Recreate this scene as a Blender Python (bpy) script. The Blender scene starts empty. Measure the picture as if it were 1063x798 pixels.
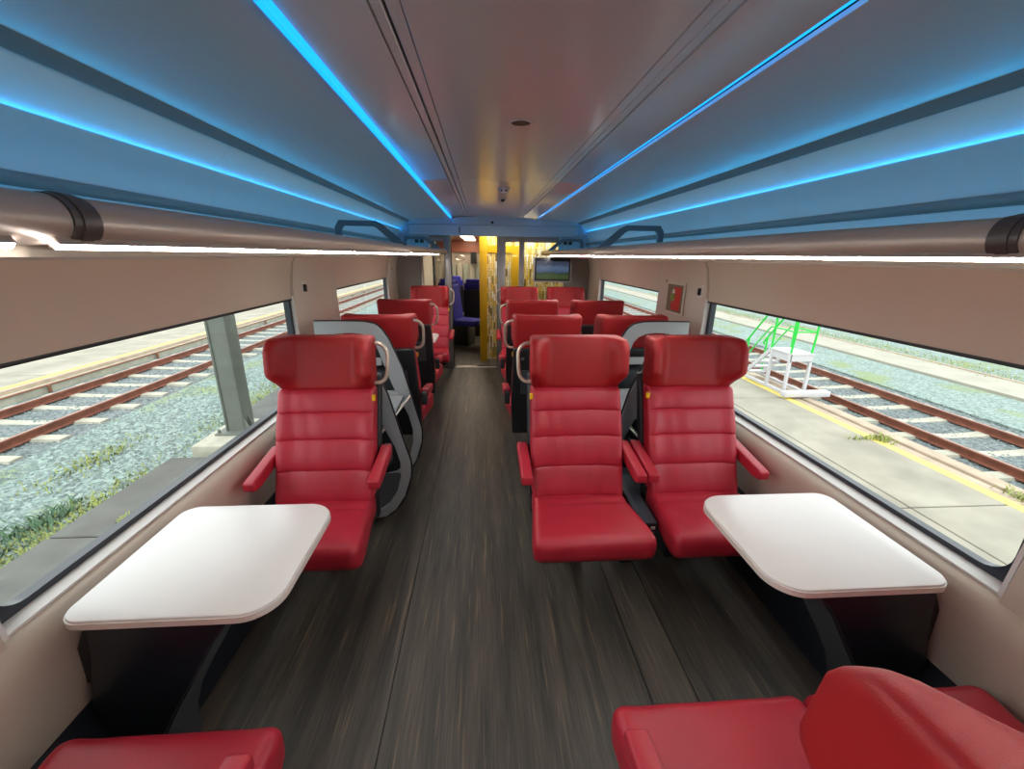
import bpy, bmesh, math, random
from mathutils import Vector, Matrix, noise

sc = bpy.context.scene
COL = sc.collection
PI = math.pi

# ------------------------------------------------------------------ camera
cam = bpy.data.cameras.new('camera')
cam.sensor_fit = 'HORIZONTAL'
cam.sensor_width = 36.0
cam.lens = 430.0 * 36.0 / 1063.0
cam.clip_start = 0.02
cam.clip_end = 400
camo = bpy.data.objects.new('camera', cam)
COL.objects.link(camo)
R_ = Vector((0.99778359, -0.06535796, 0.01250013))
F_ = Vector((0.06612041, 0.95267542, -0.29671137))
U_ = Vector((0.00748388, 0.29688025, 0.95488539))
camo.matrix_world = Matrix(((R_.x, U_.x, -F_.x, -0.15), (R_.y, U_.y, -F_.y, 0.0), (R_.z, U_.z, -F_.z, 1.62), (0, 0, 0, 1)))
sc.camera = camo

# ------------------------------------------------------------------ sky and exposure
world = bpy.data.worlds.new('overcast_sky')
sc.world = world
world.use_nodes = True
wn = world.node_tree.nodes
wb = wn['Background']
wb.inputs[0].default_value = (0.93, 0.97, 1.0, 1)
wb.inputs[1].default_value = 2.5
sc.view_settings.view_transform = 'Standard'
sc.view_settings.look = 'None'
sc.view_settings.exposure = 0.2
sc.view_settings.gamma = 1.0
sc.view_settings.use_curve_mapping = False
try:
    sc.cycles.max_bounces = 10
    sc.cycles.diffuse_bounces = 7
    sc.cycles.glossy_bounces = 4
    sc.cycles.transparent_max_bounces = 12
    sc.cycles.caustics_reflective = False
    sc.cycles.caustics_refractive = False
    sc.cycles.sample_clamp_indirect = 6.0
    sc.cycles.use_denoising = True
except Exception:
    pass
BLUE_LED = 1.8
BLUE_RACK = 17.0
BLUE_SHELF = 7.0
WARM_STRIP = 108.0

# ------------------------------------------------------------------ materials
def srgb(r, g, b):
    def c(v):
        v /= 255.0
        return v / 12.92 if v <= 0.04045 else ((v + 0.055) / 1.055) ** 2.4
    return (c(r), c(g), c(b), 1)

MATS = {}
def mat(name, col, rough=0.5, metal=0.0, bump=0.0, bscale=200.0, coat=0.0, var=0.0, vscale=3.0, emit=None, estr=0.0, spec=0.5, stretch=None):
    m = bpy.data.materials.new(name)
    m.use_nodes = True
    nt = m.node_tree
    N, L = nt.nodes, nt.links
    b = N['Principled BSDF']
    b.inputs['Base Color'].default_value = col
    b.inputs['Roughness'].default_value = rough
    b.inputs['Metallic'].default_value = metal
    b.inputs['Specular IOR Level'].default_value = spec
    if coat:
        b.inputs['Coat Weight'].default_value = coat
        b.inputs['Coat Roughness'].default_value = 0.25
    tc = N.new('ShaderNodeTexCoord')
    mp = N.new('ShaderNodeMapping')
    L.new(tc.outputs['Object'], mp.inputs[0])
    if stretch:
        mp.inputs['Scale'].default_value = stretch
    if bump:
        n = N.new('ShaderNodeTexNoise')
        n.inputs['Scale'].default_value = bscale
        n.inputs['Detail'].default_value = 3
        L.new(mp.outputs[0], n.inputs['Vector'])
        bp = N.new('ShaderNodeBump')
        bp.inputs['Strength'].default_value = bump
        bp.inputs['Distance'].default_value = 0.002
        L.new(n.outputs['Fac'], bp.inputs['Height'])
        L.new(bp.outputs[0], b.inputs['Normal'])
    if var:
        n = N.new('ShaderNodeTexNoise')
        n.inputs['Scale'].default_value = vscale
        n.inputs['Detail'].default_value = 4
        L.new(mp.outputs[0], n.inputs['Vector'])
        h = N.new('ShaderNodeHueSaturation')
        h.inputs['Color'].default_value = col
        mr = N.new('ShaderNodeMapRange')
        mr.inputs[1].default_value = 0.3
        mr.inputs[2].default_value = 0.7
        mr.inputs[3].default_value = 1 - var
        mr.inputs[4].default_value = 1 + var
        L.new(n.outputs['Fac'], mr.inputs[0])
        L.new(mr.outputs[0], h.inputs['Value'])
        L.new(h.outputs[0], b.inputs['Base Color'])
    if emit:
        b.inputs['Emission Color'].default_value = emit
        b.inputs['Emission Strength'].default_value = estr
    MATS[name] = m
    return m

M_leather = mat('red_leather', (0.45, 0.020, 0.040, 1), rough=0.40, bump=0.25, bscale=260, var=0.06, vscale=9, spec=0.5)
M_fabric_red = mat('red_cover', (0.37, 0.009, 0.013, 1), rough=0.50, bump=0.3, bscale=500, var=0.05, vscale=9)
M_shell = mat('charcoal_shell', (0.018, 0.020, 0.024, 1), rough=0.45, bump=0.1)
M_console = mat('blue_grey_console', (0.060, 0.078, 0.10, 1), rough=0.45)
M_shell_grey = mat('dark_grey_plastic', (0.055, 0.062, 0.07, 1), rough=0.5, bump=0.1)
M_navy = mat('navy_black_laminate', (0.012, 0.016, 0.024, 1), rough=0.35)
M_steel = mat('brushed_steel', (0.62, 0.58, 0.52, 1), rough=0.32, metal=1.0)
M_grab = mat('satin_handle', (0.66, 0.58, 0.48, 1), rough=0.35, metal=0.6)
M_table = mat('white_laminate', (0.80, 0.78, 0.76, 1), rough=0.28, bump=0.05, bscale=900)
M_tedge = mat('cream_table_edge', (0.74, 0.68, 0.62, 1), rough=0.35)
M_wall = mat('beige_wall_panel', srgb(208, 194, 178), rough=0.45, bump=0.08, bscale=500)
M_reveal = mat('white_reveal', srgb(228, 226, 222), rough=0.4)
M_blind = mat('beige_blind', srgb(206, 188, 170), rough=0.75, bump=0.2, bscale=900)
M_black = mat('black_rubber', (0.008, 0.009, 0.012, 1), rough=0.4)
M_gasket = mat('window_gasket', (0.02, 0.026, 0.04, 1), rough=0.3)
M_ceil = mat('ceiling_paint', srgb(206, 206, 204), rough=0.20, bump=0.02, bscale=60)
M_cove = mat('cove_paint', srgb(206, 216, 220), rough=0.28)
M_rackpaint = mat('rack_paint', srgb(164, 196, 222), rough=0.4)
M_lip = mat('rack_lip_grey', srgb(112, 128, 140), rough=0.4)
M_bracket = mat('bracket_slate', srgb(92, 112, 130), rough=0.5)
M_tube = mat('satin_tube', srgb(176, 160, 148), rough=0.38, metal=0.35)
M_band = mat('tube_band_dark', srgb(70, 62, 58), rough=0.4)
M_grey = mat('arch_panel_grey', srgb(168, 174, 178), rough=0.5)
M_greyd = mat('end_wall_grey', srgb(140, 134, 128), rough=0.4)
M_jamb = mat('door_jamb_grey', srgb(150, 147, 146), rough=0.35, metal=0.3)
M_warm = mat('warm_light_strip', (1, 1, 1, 1), emit=(1.0, 0.95, 0.88, 1), estr=WARM_STRIP)
M_spot = mat('reading_light_lens', (1, 1, 1, 1), emit=(1.0, 0.84, 0.66, 1), estr=6)
M_leds = mat('added_shelf_led', (0, 0, 0, 1), emit=(0.0, 0.60, 1.0, 1), estr=BLUE_SHELF)
M_led = mat('blue_cove_led', (0, 0, 0, 1), emit=(0.005, 0.30, 0.95, 1), estr=BLUE_LED)
M_ledr = mat('blue_rack_led', (0, 0, 0, 1), emit=(0.0, 0.46, 1.0, 1), estr=BLUE_RACK)
M_yellow = mat('yellow_frame', srgb(214, 166, 20), rough=0.4)
M_tag = mat('yellow_tag', srgb(235, 190, 20), rough=0.5)
M_bluefab = mat('blue_seat_cover', srgb(52, 56, 178), rough=0.7, var=0.1, vscale=12)
M_rail = mat('rusty_rail', srgb(120, 70, 52), rough=0.75, var=0.25, vscale=6, bump=0.4)
M_railtop = mat('rail_head_worn', srgb(150, 112, 96), rough=0.45, metal=0.2, var=0.1, vscale=6)
M_sleeper = mat('concrete_sleeper', srgb(178, 174, 158), rough=0.9, var=0.15, vscale=5, bump=0.4)
M_slab = mat('platform_slab', srgb(156, 150, 136), rough=0.9, var=0.20, vscale=1.3, bump=0.5, bscale=60)
M_slabd = mat('dark_concrete', srgb(98, 98, 94), rough=0.9, var=0.18, vscale=2.5, bump=0.5, bscale=60)
M_kerb = mat('kerb_concrete', srgb(178, 160, 140), rough=0.9, var=0.15, vscale=3, bump=0.4)
M_kerbr = mat('rusty_kerb_edge', srgb(140, 96, 74), rough=0.9, var=0.15, vscale=3)
M_yline = mat('yellow_line_paint', srgb(236, 214, 110), rough=0.8, var=0.08, vscale=4)
M_path = mat('pale_path', srgb(164, 160, 146), rough=0.95, var=0.1, vscale=1.5)
M_mast = mat('galvanised_mast', srgb(112, 116, 108), rough=0.6, metal=0.2, var=0.1, vscale=4)
M_white = mat('white_painted_steel', srgb(204, 202, 206), rough=0.5)
M_green = mat('green_handrail', srgb(40, 205, 70), rough=0.5)
M_grass = mat('weed_green', srgb(150, 158, 92), rough=0.9, var=0.3, vscale=8)
M_leafd = mat('weed_dark_green', srgb(92, 122, 92), rough=0.9, var=0.3, vscale=8)
M_stone = mat('ballast_stone', srgb(128, 140, 138), rough=0.95, var=0.3, vscale=7)
M_redpic = mat('red_print', srgb(200, 40, 24), rough=0.5)
M_greenpic = mat('green_print', srgb(120, 150, 60), rough=0.5)
M_offwhite = mat('off_white_print', srgb(214, 206, 192), rough=0.5)

def nodemat(name):
    m = bpy.data.materials.new(name)
    m.use_nodes = True
    return m, m.node_tree.nodes, m.node_tree.links, m.node_tree.nodes['Principled BSDF']

def ramp(N, stops):
    r = N.new('ShaderNodeValToRGB')
    e = r.color_ramp.elements
    e[0].position, e[0].color = stops[0]
    e[1].position, e[1].color = stops[-1]
    for p, c in stops[1:-1]:
        k = e.new(p)
        k.color = c
    return r

# dark streaked floor covering
M_floor, N, L, B = nodemat('streaked_vinyl')
tc = N.new('ShaderNodeTexCoord')
mp = N.new('ShaderNodeMapping'); mp.inputs['Scale'].default_value = (55, 2.2, 1)
mp2 = N.new('ShaderNodeMapping'); mp2.inputs['Scale'].default_value = (16, 1.1, 1)
mp3 = N.new('ShaderNodeMapping'); mp3.inputs['Scale'].default_value = (190, 5, 1)
for q in (mp, mp2, mp3):
    L.new(tc.outputs['Object'], q.inputs[0])
n1 = N.new('ShaderNodeTexNoise'); n1.inputs['Scale'].default_value = 1; n1.inputs['Detail'].default_value = 4
n2 = N.new('ShaderNodeTexNoise'); n2.inputs['Scale'].default_value = 1; n2.inputs['Detail'].default_value = 2
n3 = N.new('ShaderNodeTexNoise'); n3.inputs['Scale'].default_value = 1; n3.inputs['Detail'].default_value = 2
L.new(mp.outputs[0], n1.inputs[0]); L.new(mp2.outputs[0], n2.inputs[0]); L.new(mp3.outputs[0], n3.inputs[0])
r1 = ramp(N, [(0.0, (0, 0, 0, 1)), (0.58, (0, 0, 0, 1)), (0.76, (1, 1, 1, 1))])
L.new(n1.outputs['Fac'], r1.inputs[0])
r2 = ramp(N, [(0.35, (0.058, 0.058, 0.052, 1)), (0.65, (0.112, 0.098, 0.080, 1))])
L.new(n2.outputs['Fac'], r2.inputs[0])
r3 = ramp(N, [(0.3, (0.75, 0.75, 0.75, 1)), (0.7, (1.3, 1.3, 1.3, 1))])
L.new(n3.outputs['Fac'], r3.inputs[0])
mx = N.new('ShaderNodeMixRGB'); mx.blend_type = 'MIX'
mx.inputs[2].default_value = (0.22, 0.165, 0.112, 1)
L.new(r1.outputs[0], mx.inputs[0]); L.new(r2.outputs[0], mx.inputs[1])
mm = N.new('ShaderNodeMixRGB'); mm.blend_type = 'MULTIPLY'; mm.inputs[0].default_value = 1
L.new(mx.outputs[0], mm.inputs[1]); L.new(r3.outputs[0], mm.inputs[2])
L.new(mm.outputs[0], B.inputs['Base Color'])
B.inputs['Roughness'].default_value = 0.42
B.inputs['Specular IOR Level'].default_value = 0.4

# window glass: thin clear pane with a faint reflection
M_glass = bpy.data.materials.new('clear_window_glass'); M_glass.use_nodes = True
N, L = M_glass.node_tree.nodes, M_glass.node_tree.links
N.remove(N['Principled BSDF'])
tr = N.new('ShaderNodeBsdfTransparent'); tr.inputs[0].default_value = (0.95, 0.968, 0.952, 1)
gl = N.new('ShaderNodeBsdfGlossy'); gl.inputs['Roughness'].default_value = 0.03
lw = N.new('ShaderNodeLayerWeight'); lw.inputs[0].default_value = 0.5
pw = N.new('ShaderNodeMath'); pw.operation = 'POWER'; pw.inputs[1].default_value = 4.0
fr = N.new('ShaderNodeMath'); fr.operation = 'MULTIPLY_ADD'; fr.inputs[1].default_value = 0.25; fr.inputs[2].default_value = 0.012
L.new(lw.outputs['Facing'], pw.inputs[0]); L.new(pw.outputs[0], fr.inputs[0])
ms = N.new('ShaderNodeMixShader')
L.new(fr.outputs[0], ms.inputs[0]); L.new(tr.outputs[0], ms.inputs[1]); L.new(gl.outputs[0], ms.inputs[2])
L.new(ms.outputs[0], N['Material Output'].inputs[0])

# gravel with moss and weeds
def gravel(name, c0, c1, moss, amount):
    m, N, L, B = nodemat(name)
    tc = N.new('ShaderNodeTexCoord')
    v = N.new('ShaderNodeTexVoronoi'); v.inputs['Scale'].default_value = 22
    L.new(tc.outputs['Object'], v.inputs[0])
    r = ramp(N, [(0.0, c0), (1.0, c1)])
    sep = N.new('ShaderNodeSeparateColor')
    L.new(v.outputs['Color'], sep.inputs[0]); L.new(sep.outputs[0], r.inputs[0])
    n = N.new('ShaderNodeTexNoise'); n.inputs['Scale'].default_value = 0.9; n.inputs['Detail'].default_value = 6
    L.new(tc.outputs['Object'], n.inputs[0])
    rr = ramp(N, [(0.0, (0, 0, 0, 1)), (1 - amount, (0, 0, 0, 1)), (min(1, 1.12 - amount), (0.8, 0.8, 0.8, 1))])
    L.new(n.outputs['Fac'], rr.inputs[0])
    x = N.new('ShaderNodeMixRGB'); x.inputs[2].default_value = moss
    L.new(rr.outputs[0], x.inputs[0]); L.new(r.outputs[0], x.inputs[1])
    L.new(x.outputs[0], B.inputs['Base Color'])
    B.inputs['Roughness'].default_value = 0.95
    bp = N.new('ShaderNodeBump'); bp.inputs['Strength'].default_value = 0.9; bp.inputs['Distance'].default_value = 0.03
    L.new(v.outputs['Distance'], bp.inputs['Height']); L.new(bp.outputs[0], B.inputs['Normal'])
    return m
M_gravel = gravel('mossy_gravel', srgb(104, 124, 118), srgb(158, 174, 168), srgb(134, 148, 96), 0.45)
M_ballast = gravel('track_ballast', srgb(78, 86, 88), srgb(142, 150, 150), srgb(104, 108, 98), 0.35)

# gold wall with a print of narrow upright strips
M_gold, N, L, B = nodemat('gold_strip_print')
tc = N.new('ShaderNodeTexCoord')
sx = N.new('ShaderNodeSeparateXYZ'); L.new(tc.outputs['Object'], sx.inputs[0])
cb = N.new('ShaderNodeCombineXYZ')
L.new(sx.outputs['Z'], cb.inputs[0]); L.new(sx.outputs['X'], cb.inputs[1])
bk = N.new('ShaderNodeTexBrick')
bk.inputs['Scale'].default_value = 1.0
bk.inputs['Brick Width'].default_value = 0.11
bk.inputs['Row Height'].default_value = 0.026
bk.inputs['Mortar Size'].default_value = 0.0028
bk.offset = 0.37
bk.inputs['Color1'].default_value = (0, 0, 0, 1)
bk.inputs['Color2'].default_value = (1, 1, 1, 1)
bk.inputs['Mortar'].default_value = (0.03, 0.03, 0.03, 1)
L.new(cb.outputs[0], bk.inputs['Vector'])
rg = ramp(N, [(0.0, srgb(104, 84, 48)), (0.22, srgb(222, 190, 96)), (0.42, srgb(240, 226, 180)), (0.62, srgb(232, 186, 50)), (0.82, srgb(250, 248, 238)), (1.0, srgb(150, 140, 118))])
L.new(bk.outputs['Color'], rg.inputs[0])
L.new(rg.outputs[0], B.inputs['Base Color'])
B.inputs['Roughness'].default_value = 0.35

# television picture (gives off light)
M_screen, N, L, B = nodemat('tv_picture')
tc = N.new('ShaderNodeTexCoord')
sx = N.new('ShaderNodeSeparateXYZ'); L.new(tc.outputs['Generated'], sx.inputs[0])
nz = N.new('ShaderNodeTexNoise'); nz.inputs['Scale'].default_value = 5; nz.inputs['Detail'].default_value = 5
L.new(tc.outputs['Generated'], nz.inputs[0])
ad = N.new('ShaderNodeMath'); ad.operation = 'MULTIPLY_ADD'; ad.inputs[1].default_value = 0.35
L.new(nz.outputs['Fac'], ad.inputs[0]); L.new(sx.outputs['Z'], ad.inputs[2])
rs = ramp(N, [(0.0, srgb(30, 44, 22)), (0.36, srgb(70, 96, 44)), (0.52, srgb(40, 62, 50)), (0.6, srgb(74, 98, 132)), (0.85, srgb(92, 118, 152)), (1.0, srgb(56, 70, 96))])
L.new(ad.outputs[0], rs.inputs[0])
B.inputs['Base Color'].default_value = (0.01, 0.01, 0.01, 1)
L.new(rs.outputs[0], B.inputs['Emission Color']); B.inputs['Emission Strength'].default_value = 0.5

# ------------------------------------------------------------------ helpers
def finish(bm, name, smooth=40):
    bmesh.ops.recalc_face_normals(bm, faces=bm.faces)
    me = bpy.data.meshes.new(name)
    bm.to_mesh(me); bm.free()
    if smooth:
        me.polygons.foreach_set('use_smooth', [True] * len(me.polygons))
        me.set_sharp_from_angle(angle=math.radians(smooth))
    return me

def put(name, me, m, parent=None, loc=(0, 0, 0), rot=(0, 0, 0), label=None, cat=None, group=None, kind=None, scale=None):
    if not isinstance(me, bpy.types.Mesh):
        me = finish(me, name)
    if not me.materials:
        me.materials.append(m)
    o = bpy.data.objects.new(name, me)
    COL.objects.link(o)
    o.location = loc; o.rotation_euler = rot
    if scale: o.scale = scale
    if parent: o.parent = parent
    tag(o, label, cat, group, kind)
    return o

def tag(o, label=None, cat=None, group=None, kind=None):
    if label: o['label'] = label
    if cat: o['category'] = cat
    if group: o['group'] = group
    if kind: o['kind'] = kind
    return o

def empty(name, loc=(0, 0, 0), rz=0, label=None, cat=None, group=None, kind=None):
    o = bpy.data.objects.new(name, None)
    COL.objects.link(o)
    o.empty_display_size = 0.1
    o.location = loc; o.rotation_euler = (0, 0, rz)
    return tag(o, label, cat, group, kind)

def box(x0, x1, y0, y1, z0, z1, bev=0.0, seg=2, bm=None):
    b = bmesh.new()
    bmesh.ops.create_cube(b, size=1)
    for v in b.verts:
        v.co = Vector(((x0 + x1) / 2 + v.co.x * (x1 - x0), (y0 + y1) / 2 + v.co.y * (y1 - y0), (z0 + z1) / 2 + v.co.z * (z1 - z0)))
    if bev:
        bmesh.ops.bevel(b, geom=b.edges[:], offset=bev, segments=seg, affect='EDGES', profile=0.5)
    return join(bm, b)

def join(bm, b):
    if bm is None:
        return b
    me = bpy.data.meshes.new('tmp'); b.to_mesh(me); b.free(); bm.from_mesh(me); bpy.data.meshes.remove(me)
    return bm

def prism(pts, axis, a, b_, bev=0.0, bm=None):
    """pts: outline in the two other axes; extruded from a to b_ along axis."""
    b = bmesh.new()
    def mk(p, t):
        return Vector((t, p[0], p[1])) if axis == 'x' else Vector((p[0], t, p[1])) if axis == 'y' else Vector((p[0], p[1], t))
    v0 = [b.verts.new(mk(p, a)) for p in pts]
    v1 = [b.verts.new(mk(p, b_)) for p in pts]
    n = len(pts)
    f0 = b.faces.new(v0); f1 = b.faces.new(v1[::-1])
    for i in range(n):
        b.faces.new((v0[i], v0[(i + 1) % n], v1[(i + 1) % n], v1[i]))
    bmesh.ops.recalc_face_normals(b, faces=b.faces)
    if bev:
        es = [e for e in b.edges if (e.verts[0] in v0 and e.verts[1] in v0) or (e.verts[0] in v1 and e.verts[1] in v1)]
        bmesh.ops.bevel(b, geom=es, offset=bev, segments=2, affect='EDGES', profile=0.5)
    bmesh.ops.triangulate(b, faces=[f for f in b.faces if len(f.verts) > 4])
    return join(bm, b)

def ring(outer, inner, axis, a, b_, bm=None):
    """two outlines with the same number of points, in order: a flat ring with thickness."""
    b = bmesh.new()
    def mk(p, t):
        return Vector((t, p[0], p[1])) if axis == 'x' else Vector((p[0], t, p[1])) if axis == 'y' else Vector((p[0], p[1], t))
    n = len(outer)
    O0 = [b.verts.new(mk(p, a)) for p in outer]; O1 = [b.verts.new(mk(p, b_)) for p in outer]
    I0 = [b.verts.new(mk(p, a)) for p in inner]; I1 = [b.verts.new(mk(p, b_)) for p in inner]
    for i in range(n):
        j = (i + 1) % n
        b.faces.new((O0[i], O0[j], I0[j], I0[i])); b.faces.new((O1[j], O1[i], I1[i], I1[j]))
        b.faces.new((O0[j], O0[i], O1[i], O1[j])); b.faces.new((I0[i], I0[j], I1[j], I1[i]))
    bmesh.ops.recalc_face_normals(b, faces=b.faces)
    return join(bm, b)

def sweep(profile, y0, y1, bm=None, closed=False):
    """extrude an open line (x,z) along y as a sheet."""
    b = bmesh.new()
    v0 = [b.verts.new((p[0], y0, p[1])) for p in profile]
    v1 = [b.verts.new((p[0], y1, p[1])) for p in profile]
    n = len(profile)
    for i in range(n if closed else n - 1):
        j = (i + 1) % n
        b.faces.new((v0[i], v0[j], v1[j], v1[i]))
    return join(bm, b)

def thick(profile, t):
    """offset an open (x,z) line downwards-left by t and close it."""
    out = []
    n = len(profile)
    for i, p in enumerate(profile):
        a = Vector(profile[max(0, i - 1)]); c = Vector(profile[min(n - 1, i + 1)])
        d = (c - a).normalized()
        out.append((p[0] - d.y * t, p[1] + d.x * t))
    return list(profile) + out[::-1]

def rrect(x0, x1, y0, y1, r, k=6):
    rs = r if isinstance(r, (tuple, list)) else (r,) * 4
    pts = []
    for (cx, cy, a, q) in ((x1, y1, 0, rs[0]), (x0, y1, 90, rs[1]), (x0, y0, 180, rs[2]), (x1, y0, 270, rs[3])):
        ox = cx - q if cx == x1 else cx + q
        oy = cy - q if cy == y1 else cy + q
        for i in range(k + 1):
            t = math.radians(a + 90 * i / k)
            pts.append((ox + q * math.cos(t), oy + q * math.sin(t)))
    return pts

def smooth_path(pts, n=6):
    """Catmull-Rom through the points."""
    P = [Vector(p) for p in pts]
    out = []
    for i in range(len(P) - 1):
        a = P[max(0, i - 1)]; b = P[i]; c = P[i + 1]; d = P[min(len(P) - 1, i + 2)]
        for k in range(n):
            t = k / n
            out.append(0.5 * ((2 * b) + (c - a) * t + (2 * a - 5 * b + 4 * c - d) * t * t + (3 * b - a - 3 * c + d) * t ** 3))
    out.append(P[-1])
    return out

def tube(pts, r, seg=10, bm=None, caps=True):
    b = bmesh.new()
    P = [Vector(p) for p in pts]
    rings = []
    up = None
    for i, p in enumerate(P):
        d = (P[min(i + 1, len(P) - 1)] - P[max(i - 1, 0)]).normalized()
        if up is None:
            up = Vector((0, 0, 1)) if abs(d.z) < 0.9 else Vector((1, 0, 0))
        s = d.cross(up).normalized(); up = s.cross(d).normalized()
        rr = r[i] if isinstance(r, (list, tuple)) else r
        rings.append([b.verts.new(p + (s * math.cos(2 * PI * k / seg) + up * math.sin(2 * PI * k / seg)) * rr) for k in range(seg)])
    for i in range(len(rings) - 1):
        for k in range(seg):
            b.faces.new((rings[i][k], rings[i][(k + 1) % seg], rings[i + 1][(k + 1) % seg], rings[i + 1][k]))
    if caps:
        b.faces.new(rings[0]); b.faces.new(rings[-1][::-1])
    return join(bm, b)

def soft(w, d, h, r, nx=14, ny=4, nz=10, fn=None, zs=None, xs=None, k=4, bm=None):
    """rounded box centred in x and y, z from 0 to h; fn reshapes each vertex."""
    def coords(L_, n, extra=None):
        c = set()
        for i in range(k + 1):
            a = r * (1 - math.cos(PI / 2 * i / k))
            c.add(round(-L_ / 2 + a, 5)); c.add(round(L_ / 2 - a, 5))
        for i in range(1, n):
            c.add(round(-L_ / 2 + r + (L_ - 2 * r) * i / n, 5))
        for e in (extra or ()):
            c.add(round(e, 5))
        return sorted(c)
    X = coords(w, nx, xs); Y = coords(d, ny); Z = coords(h, nz, [q - h / 2 for q in (zs or ())])
    b = bmesh.new()
    cache = {}
    def V(x, y, z):
        key = (x, y, z)
        if key not in cache:
            p = Vector((x, y, z))
            q = Vector((max(-w / 2 + r, min(w / 2 - r, x)), max(-d / 2 + r, min(d / 2 - r, y)), max(-h / 2 + r, min(h / 2 - r, z))))
            n = p - q
            if n.length > 1e-9: p = q + n.normalized() * r
            p.z += h / 2
            if fn: p = fn(p)
            cache[key] = b.verts.new(p)
        return cache[key]
    def sheet(A, B_, mk):
        for i in range(len(A) - 1):
            for j in range(len(B_) - 1):
                vs = [mk(A[i], B_[j]), mk(A[i + 1], B_[j]), mk(A[i + 1], B_[j + 1]), mk(A[i], B_[j + 1])]
                if len(set(vs)) == 4:
                    b.faces.new(vs)
    for z in (Z[0], Z[-1]): sheet(X, Y, lambda a, c: V(a, c, z))
    for y in (Y[0], Y[-1]): sheet(X, Z, lambda a, c: V(a, y, c))
    for x in (X[0], X[-1]): sheet(Y, Z, lambda a, c: V(x, a, c))
    return join(bm, b)

def ss(a, b, x):
    t = max(0, min(1, (x - a) / (b - a)))
    return t * t * (3 - 2 * t)

def disc(cx, cy, cz, r, h, axis='z', n=20, bm=None):
    pts = [(r * math.cos(2 * PI * i / n), r * math.sin(2 * PI * i / n)) for i in range(n)]
    if axis == 'z':
        return prism([(cx + a, cy + c) for a, c in pts], 'z', cz, cz + h, bm=bm)
    if axis == 'y':
        return prism([(cx + a, cz + c) for a, c in pts], 'y', cy, cy + h, bm=bm)
    return prism([(cy + a, cz + c) for a, c in pts], 'x', cx, cx + h, bm=bm)

def text_mesh(s, size, depth=0.001):
    cu = bpy.data.curves.new('txt', 'FONT'); cu.body = s; cu.size = size; cu.extrude = depth
    cu.align_x = 'CENTER'; cu.align_y = 'CENTER'
    o = bpy.data.objects.new('txt', cu); COL.objects.link(o)
    dg = bpy.context.evaluated_depsgraph_get()
    me = bpy.data.meshes.new_from_object(o.evaluated_get(dg))
    bpy.data.objects.remove(o); bpy.data.curves.remove(cu)
    me.materials.clear()
    return me

Y0, Y1 = -2.2, 6.15     # saloon length

# ------------------------------------------------------------------ floor
floor = put('floor', box(-1.45, 1.45, Y0, 12.2, -0.12, -0.012), M_shell_grey, kind='structure')
for a, c in ((-1.32, -0.522), (-0.518, 0.478), (0.482, 0.66), (0.664, 1.32)):
    put('vinyl_strip', box(a, c, Y0, Y1 - 0.02, -0.012, 0.0), M_floor, floor)
put('vinyl_strip', box(-1.32, 1.32, 6.2, 12.0, -0.012, 0.0), M_floor, floor)
put('threshold_strip', box(-0.60, 0.04, 6.08, 6.13, -0.012, 0.006, 0.002), M_reveal, floor)
put('threshold_strip', box(-0.58, -0.26, 6.135, 6.2, -0.012, 0.006, 0.002), M_steel, floor)

# ------------------------------------------------------------------ side walls
def side_walls(s, name):
    prof = [(1.305, -0.01), (1.305, 0.37), (1.292, 0.52), (1.288, 0.60), (1.296, 0.645), (1.318, 0.672), (1.350, 0.688), (1.405, 0.694)]
    pts = [(s * x, z) for x, z in prof] + [(s * 1.425, 0.60), (s * 1.425, -0.01)]
    wall = put(name, prism([(p[0], p[1]) for p in pts], 'y', Y0, Y1 + 0.3), M_wall, kind='structure')
    # pillar panels between the windows
    pil = [(1.330, 0.688), (1.352, 0.9), (1.368, 1.2), (1.366, 1.42), (1.345, 1.56), (1.30, 1.63), (1.425, 1.63), (1.425, 0.60), (1.34, 0.60)]
    for a, c in ((Y0, -1.83), (0.06, 0.865), (2.80, 3.60), (5.53, Y1 + 0.3)):
        put('pillar_panel', prism([(s * x, z) for x, z in pil], 'y', a, c, bev=0.006), M_wall, wall)
    # strip behind the blinds, above the glass
    put('upper_panel', prism([(s * 1.40, 1.36), (s * 1.36, 1.56), (s * 1.30, 1.66), (s * 1.425, 1.66), (s * 1.425, 1.50)], 'y', Y0, Y1 + 0.3), M_wall, wall)
    # black heater duct at the foot of the wall
    put('baseboard_left' if s < 0 else 'baseboard_right',
        prism([(s * 1.21, 0.0), (s * 1.21, 0.16), (s * 1.30, 0.365), (s * 1.31, 0.365), (s * 1.31, 0.0)], 'y', Y0, Y1), M_navy, kind='structure')
    return wall
WL = side_walls(-1, 'wall_left')
WR = side_walls(1, 'wall_right')
put('wall_back', box(-1.5, 1.5, Y0 - 0.1, Y0, -0.01, 2.3), M_wall, kind='structure')

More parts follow.
